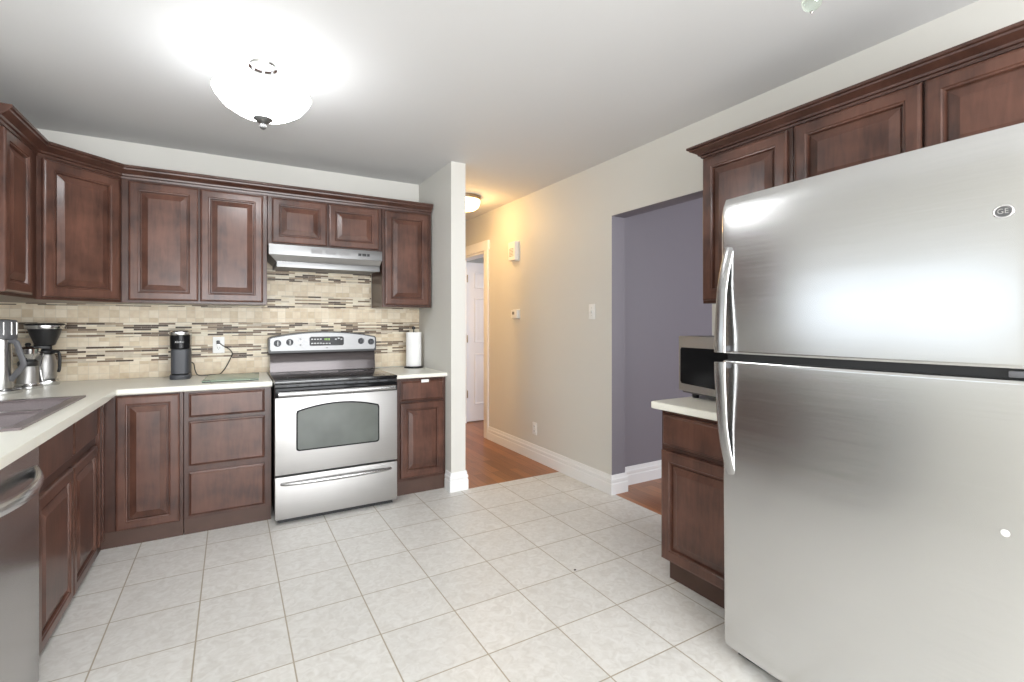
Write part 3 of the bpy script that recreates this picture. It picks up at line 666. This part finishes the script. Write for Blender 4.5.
# ------------------------------------------------------------------ microwave
mw = thing('microwave', 'stainless steel microwave with black window on the counter beside the refrigerator', 'microwave', (2.012, 1.750, 0.870), -PI/2-math.radians(10))
MWW, MWH, MZ = 0.48, 0.292, 0.020
B().box(0.004, MWW-0.004, 0.022, 0.335, MZ, MZ+MWH, 0.003).build('case', GREYPL, mw)
b = B(); b.box(0, MWW, 0, 0.021, MZ+0.012, MZ+MWH, 0.004, 3); mf = b.build('front_panel', STEEL, mw)
b = B(); b.prism([(0.016, MZ+0.062), (0.024, MZ+0.050), (0.345, MZ+0.044), (0.345, MZ+0.236), (0.024, MZ+0.234), (0.016, MZ+0.224)], 'y', -0.003, 0.001, 0.001); b.build('door_window', BLACKG, mf)
B().box(0.365, 0.462, -0.002, 0.001, MZ+0.03, MZ+0.255).build('keypad', BLACKG, mf)
B().box(0.375, 0.452, -0.010, -0.002, MZ+0.04, MZ+0.066, 0.002).build('door_button', GREYH, mf)
for x in (0.075, MWW-0.06):
    for y in (0.045, 0.29): B().cyl((x, y, 0.0005), (x, y, MZ+0.001), 0.016, 0.018, 14).build('foot', BLACK, mw)

# ------------------------------------------------------------------ counter-top things
# pod coffee maker
CZ = CT
kg = thing('pod_coffee_maker', 'slim black pod coffee maker with silver lid, plugged in left of the stove', 'coffee maker', (-0.288, 3.865, CZ))
def rrect(hx, y0, y1, r, z, n=6):
    P = []
    for cx, cy, a0 in ((hx-r, y1-r, 0), (-hx+r, y1-r, 90), (-hx+r, y0+r, 180), (hx-r, y0+r, 270)):
        for k in range(n+1):
            a = math.radians(a0+90*k/n); P.append((cx+r*math.cos(a), cy+r*math.sin(a), z))
    return P
b = B(); b.loft([rrect(0.056, -0.075, 0.145, 0.04, 0.001), rrect(0.057, -0.076, 0.145, 0.04, 0.006), rrect(0.057, -0.076, 0.145, 0.04, 0.026), rrect(0.054, -0.073, 0.143, 0.04, 0.030)]); b.build('base', CHAR, kg)
b = B(); b.loft([rrect(0.048, -0.060, 0.05, 0.02, 0.0302), rrect(0.046, -0.058, 0.05, 0.02, 0.034)]); b.build('drip_tray', BLACKG, kg)
b = B(); b.loft([rrect(0.0545, -0.010, 0.143, 0.04, 0.0345), rrect(0.0545, -0.010, 0.143, 0.04, 0.197)]); b.build('reservoir_column', CHAR, kg)
b = B(); b.loft([rrect(0.050, -0.056, 0.0, 0.03, 0.036), rrect(0.051, -0.057, 0.0, 0.03, 0.194)]); b.build('cup_bay_panel', CHAR, kg)
b = B(); b.loft([rrect(0.053, -0.068, 0.143, 0.046, 0.1975), rrect(0.056, -0.073, 0.145, 0.05, 0.202), rrect(0.057, -0.075, 0.145, 0.05, 0.288)]); b.build('brew_head', BLACKG, kg)
b = B(); b.loft([rrect(0.058, -0.077, 0.146, 0.05, 0.2885), rrect(0.060, -0.079, 0.147, 0.052, 0.294), rrect(0.059, -0.078, 0.146, 0.052, 0.308), rrect(0.050, -0.068, 0.138, 0.046, 0.315)]); b.build('lid', NICKEL, kg)
b = B(); b.loft([rrect(0.0085, -0.0785, -0.05, 0.003, 0.2885), rrect(0.0085, -0.0785, -0.05, 0.003, 0.288)]) if False else None
text('KEURIG', 'front_lettering', 0.014, MARK, kg, (0, -0.0758, 0.243), (PI/2, 0, 0))
# power cord belongs to the coffee maker
KP = [(0.068, 0.10, 0.085), (0.074, 0.105, 0.045), (0.088, 0.10, 0.012), (0.115, 0.095, 0.006), (0.165, 0.10, 0.006), (0.215, 0.11, 0.007), (0.242, 0.125, 0.03), (0.268, 0.145, 0.075), (0.290, 0.160, 0.125), (0.296, 0.162, 0.150), (0.278, 0.150, 0.178), (0.240, 0.135, 0.205), (0.216, 0.135, 0.226)]
def smooth_path(P, n=6):
    P = [Vector(p) for p in P]; out = []
    for i in range(len(P)-1):
        p0, p1, p2, p3 = P[max(i-1, 0)], P[i], P[i+1], P[min(i+2, len(P)-1)]
        for k in range(n):
            t = k/n; out.append(0.5*((2*p1)+(p2-p0)*t+(2*p0-5*p1+4*p2-p3)*t*t+(3*p1-p0-3*p2+p3)*t**3))
    return out+[P[-1]]
cd = B().tube(smooth_path([(0.050, 0.12, 0.10)]+KP), 0.0034, 8).build('power_cord', CORD, kg)
b = B(); b.box(0.199, 0.219, 0.132, 0.160, 0.218, 0.242, 0.004); b.build('plug', BLACK, cd)
# outlet on the backsplash
def plate(name, label, cat, loc, rz, ww, hh, kind, group=None):
    p = thing(name, label, cat, loc, rz, group)
    b = B(); b.box(-ww/2, ww/2, -0.006, 0, -hh/2, hh/2, 0.003, 2); c = b.build('cover_plate', WHITEP, p)
    if kind == 'outlet':
        for z in (-hh*0.19, hh*0.19):
            b = B(); b.box(-0.016, 0.016, -0.0085, -0.0055, z-0.014, z+0.014, 0.003); s = b.build('socket', WHITEP, c)
            b = B(); b.box(-0.008, -0.0055, -0.009, -0.0083, z-0.004, z+0.006); b.box(0.0055, 0.008, -0.009, -0.0083, z-0.004, z+0.006); b.cyl((0, -0.009, z-0.008), (0, -0.0083, z-0.008), 0.0025, n=8); b.build('slot', BLACK, s) if False else b.build('socket_slots', BLACK, c)
    else:
        b = B(); b.box(-0.006, 0.006, -0.016, -0.005, -0.010, 0.012, 0.002); b.build('toggle', WHITEP, p)
    for z in ((0,) if kind == 'outlet' else (-hh*0.25, hh*0.25)):
        B().cyl((0, -0.0072, z), (0, -0.0055, z), 0.0032, n=10).build('screw', NICKEL, p)
    return p
plate('wall_outlet', 'white wall outlet in the mosaic backsplash with a black plug', 'outlet', (-0.076, BW-0.011, 1.093), 0, 0.072, 0.116, 'outlet')
plate('wall_outlet', 'white wall outlet low on the hallway wall above the baseboard', 'outlet', (RW-0.0005, 3.73, 0.286), -PI/2, 0.070, 0.112, 'outlet')
plate('light_switch', 'white light switch on the wall left of the dining room opening', 'light switch', (RW-0.0005, 2.918, 1.335), -PI/2, 0.072, 0.116, 'switch')
# glass cutting board
cbd = thing('cutting_board', 'pale green glass cutting board lying on the counter left of the stove', 'cutting board', (0.010, 3.715, CZ), math.radians(-3))
b = B(); b.box(-0.155, 0.155, -0.215, 0.215, 0.0065, 0.0115, 0.0015); b.build('glass_plate', GREENGL, cbd)
for sx in (-1, 1):
    for sy in (-1, 1):
        x, y = sx*0.130, sy*0.200
        b = B(); b.box(x-0.024, x+0.024, y-0.014, y+0.014, 0.0005, 0.0062, 0.002); b.box(x-0.022, x+0.022, y-0.012, y+0.012, 0.0117, 0.0135, 0.0008); b.build('rubber_foot', BLACK, cbd)
# paper towels
ph = thing('paper_towel_holder', 'black paper towel holder with round base right of the stove', 'paper towel holder', (1.318, 3.915, CT-0.006))
B().lathe([(0.078, 0.0005), (0.079, 0.006), (0.074, 0.013), (0.012, 0.015)], n=40).build('base', BLACK, ph)
B().cyl((0, 0, 0.0145), (0, 0, 0.325), 0.005, n=12).build('rod', BLACK, ph)
B().lathe([(0.006, 0.318), (0.014, 0.322), (0.016, 0.331), (0.013, 0.340), (0.004, 0.344)], n=20).build('knob', BLACK, ph)
b = B(); b.lathe([(0.021, 0.0155), (0.062, 0.0155), (0.063, 0.018), (0.063, 0.292), (0.062, 0.295), (0.021, 0.295)], n=48, cap0=False, cap1=False)
b.loft([[(0.021*math.cos(2*PI*i/24), 0.021*math.sin(2*PI*i/24), z) for i in range(24)] for z in (0.295, 0.0155)], True, False, False)
pr = b.build('paper_towel_roll', PAPER, None, loc=(1.318, 3.915, CT-0.006)); tag(pr, 'white paper towel roll standing on the black holder', 'paper towel roll')
# drip coffee maker with wide brew basket
cm = thing('drip_coffee_maker', 'drip coffee maker with wide black filter funnel and silver rim in the corner', 'coffee maker', (-0.955, 3.88, CZ), math.radians(20))
b = B(); b.loft([rrect(0.062, -0.07, 0.115, 0.05, 0.0005), rrect(0.064, -0.072, 0.116, 0.05, 0.008), rrect(0.064, -0.072, 0.116, 0.05, 0.022), rrect(0.058, -0.066, 0.112, 0.048, 0.032)]); b.build('base', NICKEL, cm)
b = B(); b.loft([rrect(0.040, 0.055, 0.112, 0.015, 0.0325), rrect(0.040, 0.058, 0.112, 0.015, 0.31)]); b.build('tower', BLACK, cm)
b = B(); b.lathe([(0.036, 0.232), (0.046, 0.238), (0.068, 0.300), (0.076, 0.330)], n=36); b.build('filter_funnel', BLACK, cm)
b = B(); b.lathe([(0.076, 0.3305), (0.088, 0.332), (0.090, 0.338), (0.090, 0.352), (0.088, 0.354)], n=40); b.build('silver_rim', NICKEL, cm)
b = B(); b.lathe([(0.089, 0.3545), (0.090, 0.358), (0.085, 0.364), (0.03, 0.367)], n=40); b.build('top_lid', BLACK, cm)
cf = thing('coffee_carafe', 'steel carafe with black lid and handle under the filter funnel', 'carafe', (-0.955, 3.88, CZ+0.0325), math.radians(-25))
b = B(); b.lathe([(0.045, 0.0005), (0.052, 0.004), (0.054, 0.02), (0.053, 0.10), (0.046, 0.135), (0.040, 0.148)], n=36); b.build('body', STEEL, cf)
b = B(); b.lathe([(0.041, 0.1485), (0.043, 0.152), (0.043, 0.168), (0.034, 0.178), (0.01, 0.180)], n=32); b.build('lid', BLACK, cf)
b = B().tube(smooth_path([(0.035, 0, 0.162), (0.066, 0, 0.164), (0.080, 0, 0.145), (0.080, 0, 0.07), (0.074, 0, 0.045)]), 0.008, 10, 1.3); b.build('handle', BLACK, cf)
# small steel pitcher / grinder pot between
mp = thing('moka_pot', 'small steel coffee pot with black collar between kettle and drip coffee maker', 'coffee pot', (-0.985, 3.715, CZ), math.radians(-20))
b = B(); b.lathe([(0.060, 0.0005), (0.063, 0.004), (0.063, 0.014), (0.050, 0.022), (0.047, 0.030)], n=32); b.build('base', NICKEL, mp)
b = B(); b.lathe([(0.046, 0.0305), (0.044, 0.06), (0.043, 0.115), (0.040, 0.125)], n=32); b.build('body', STEEL, mp)
b = B(); b.lathe([(0.041, 0.1255), (0.043, 0.130), (0.043, 0.150), (0.030, 0.162)], n=32); b.build('collar', BLACK, mp)
b = B(); b.lathe([(0.029, 0.1625), (0.034, 0.175), (0.052, 0.195), (0.055, 0.222), (0.050, 0.228), (0.035, 0.234), (0.012, 0.238)], n=32); b.build('upper_bowl', CHROME, mp)
b = B(); b.lathe([(0.010, 0.2385), (0.014, 0.246), (0.010, 0.254), (0.002, 0.256)], n=16); b.build('lid_knob', BLACK, mp)
b = B().tube(smooth_path([(0.050, 0, 0.205), (0.073, 0, 0.19), (0.068, 0, 0.15), (0.062, 0, 0.10), (0.072, 0, 0.04)]), 0.0045, 8); b.build('wire_handle', CHROME, mp)
# kettle at the far left
kt = thing('electric_kettle', 'tall steel kettle with black lid and angular grey handle at left edge', 'kettle', (-1.035, 3.515, CZ), math.radians(-20))
b = B(); b.lathe([(0.078, 0.0005), (0.081, 0.004), (0.081, 0.016), (0.070, 0.024), (0.045, 0.027)], n=36); b.build('power_base', NICKEL, kt)
b = B(); b.lathe([(0.046, 0.0275), (0.047, 0.04), (0.043, 0.20), (0.043, 0.280)], n=36); b.build('body', STEELD, kt)
b = B(); b.lathe([(0.056, 0.2805), (0.061, 0.285), (0.061, 0.374), (0.058, 0.382), (0.02, 0.386)], n=40); kl = b.build('lid', GREYPL, kt)
for i in range(12):
    a = 2*PI*(i+0.5)/12; B().cyl((0.0600*math.cos(a), 0.0600*math.sin(a), 0.306), (0.0600*math.cos(a), 0.0600*math.sin(a), 0.370), 0.0035, n=6).build('lid_rib', NICKEL, kl)
hp = [(0.020, 0, 0.272), (0.050, 0, 0.273), (0.064, 0, 0.268), (0.074, 0, 0.250), (0.098, 0, 0.168), (0.101, 0, 0.150), (0.094, 0, 0.136), (0.056, 0, 0.086), (0.043, 0, 0.070)]
b = B().tube(smooth_path(hp, 4), 0.0105, 10, 1.35, up=(0, 1, 0)); b.build('handle', GREYH, kt)

# ------------------------------------------------------------------ wall devices, lamps
th = thing('thermostat', 'small white thermostat at eye level on the hallway wall', 'thermostat', (RW-0.0005, 4.06, 1.335), -PI/2)
B().box(-0.062, 0.062, -0.008, 0, -0.045, 0.045, 0.003).build('wall_plate', WHITEP, th)
b = B(); b.box(-0.056, 0.056, -0.032, -0.0085, -0.040, 0.040, 0.006, 3); tb = b.build('body', WHITEP, th)
B().box(-0.030, 0.012, -0.0335, -0.031, -0.006, 0.022).build('screen', GREYV, tb)
ch = thing('door_chime', 'white door chime box high on the hallway wall above the thermostat', 'door chime', (RW-0.0005, 4.075, 1.943), -PI/2)
b = B(); b.box(-0.072, 0.072, -0.010, 0, -0.098, 0.098, 0.003); b.build('back_plate', WHITEP, ch)
b = B(); b.box(-0.066, 0.066, -0.050, -0.0105, -0.090, 0.090, 0.007, 3); cc = b.build('cover', WHITEP, ch)
b = B()
for i in range(6): b.box(-0.04, 0.04, -0.0512, -0.0495, -0.05+i*0.014, -0.045+i*0.014)
b.build('grille', GREYV, cc)
# kitchen ceiling lamp
KL = (0.128, 2.515)
kl = thing('ceiling_lamp', 'white glass bowl ceiling lamp with chrome canopy above the kitchen floor', 'ceiling lamp', (KL[0], KL[1], H))
b = B().lathe([(0.066, -0.001), (0.066, -0.008), (0.060, -0.022), (0.030, -0.032), (0.012, -0.034)], n=36); b.build('canopy', CHROME, kl)
B().cyl((0, 0, -0.0345), (0, 0, -0.254), 0.006, n=12).build('stem', CHROME, kl)
b = B()
for k in range(3):
    a = 2*PI*k/3+0.5
    b.tube([(0.045*math.cos(a), 0.045*math.sin(a), -0.028), (0.075*math.cos(a), 0.075*math.sin(a), -0.060), (0.075*math.cos(a), 0.075*math.sin(a), -0.085), (0.020*math.cos(a), 0.020*math.sin(a), -0.105), (0.004*math.cos(a), 0.004*math.sin(a), -0.106)], 0.005, 8)
b.build('bulb_bracket', CHROME, kl)
LD = 0.018
prof = [(0.010, -0.236), (0.060, -0.231), (0.115, -0.212), (0.165, -0.180), (0.193, -0.145), (0.202, -0.128), (0.204, -0.125), (0.200, -0.124), (0.190, -0.142), (0.159, -0.176), (0.113, -0.207), (0.060, -0.226), (0.010, -0.231)]
b = B().lathe([(r, z-LD) for r, z in prof], n=56, cap0=False, cap1=False); gbw = b.build('glass_bowl', BOWL, kl)
gbw.data.materials.append(BOWLIN)   # the inside of the bowl is plain frosted white, lit by the bulb
for p in gbw.data.polygons:
    if p.normal.z > 0.02: p.material_index = 1
b = B().lathe([(r, z-LD) for r, z in ((0.042, -0.237), (0.040, -0.241), (0.022, -0.254), (0.010, -0.259), (0.010, -0.264), (0.014, -0.271), (0.013, -0.279), (0.004, -0.286))], n=24); b.build('finial', PANEL, kl)
point('kitchen_bulb', (KL[0], KL[1], H-0.165), 5.0, (0.92, 0.96, 1.0), 0.06)
# hall lamp
HL = (1.925, 4.22)
hl = thing('hall_lamp', 'warm lit flush ceiling lamp in the hallway, partly behind the partition', 'ceiling lamp', (HL[0], HL[1], H))
B().lathe([(0.150, -0.0005), (0.150, -0.030), (0.140, -0.034)], n=44).build('metal_band', HINGE, hl)
B().lathe([(0.144, -0.0345), (0.142, -0.06), (0.128, -0.095), (0.095, -0.120), (0.03, -0.130)], n=44).build('glass_shade', HALLGL, hl)
B().lathe([(0.012, -0.1305), (0.010, -0.142), (0.004, -0.150)], n=14).build('finial', HINGE, hl)
point('added_hall_fill', (0.85, 4.72, 1.95), 42, (1.0, 0.60, 0.24), 0.16)  # added warm fill, unseen, shining through the partition doorway onto the hall wall
point('hall_bulb', (HL[0]+0.05, HL[1], H-0.19), 9, (1.0, 0.58, 0.20), 0.06)
# glass ball ornament light seen at the top edge
gb = thing('hanging_glass_light', 'clear glass ball hanging from the ceiling at the top edge of the photo', 'ceiling lamp', (1.500, 0.806, H+0.008))
B().lathe([(0.055, -0.0085), (0.055, -0.014), (0.02, -0.022), (0.006, -0.024)], n=30).build('canopy', CHROME, gb)
B().cyl((0, 0, -0.0245), (0, 0, -0.212), 0.004, n=10).build('stem', CHROME, gb)
B().lathe([(0.012, -0.206), (0.016, -0.212), (0.010, -0.2185)], n=18).build('cap', CHROME, gb)
b = B().lathe([(0.027*math.sin(PI*i/14)+0.0005, -0.2455+0.027*math.cos(PI*i/14)) for i in range(15)], n=28); b.build('glass_ball', CLEAR, gb)
B().lathe([(0.003, -0.2727), (0.0055, -0.277), (0.001, -0.282)], n=12).build('ball_tip', CHROME, gb)
# crumb on the floor
b = B(); bmesh.ops.create_icosphere(b.bm, subdivisions=1, radius=0.007); b.move(Matrix.Diagonal((1, 0.7, 0.5, 1)))
tag(b.build('crumb', CRUMB, None, loc=(1.502, 1.962, 0.0036)), 'tiny dark crumb on the pale floor tiles', 'crumb')
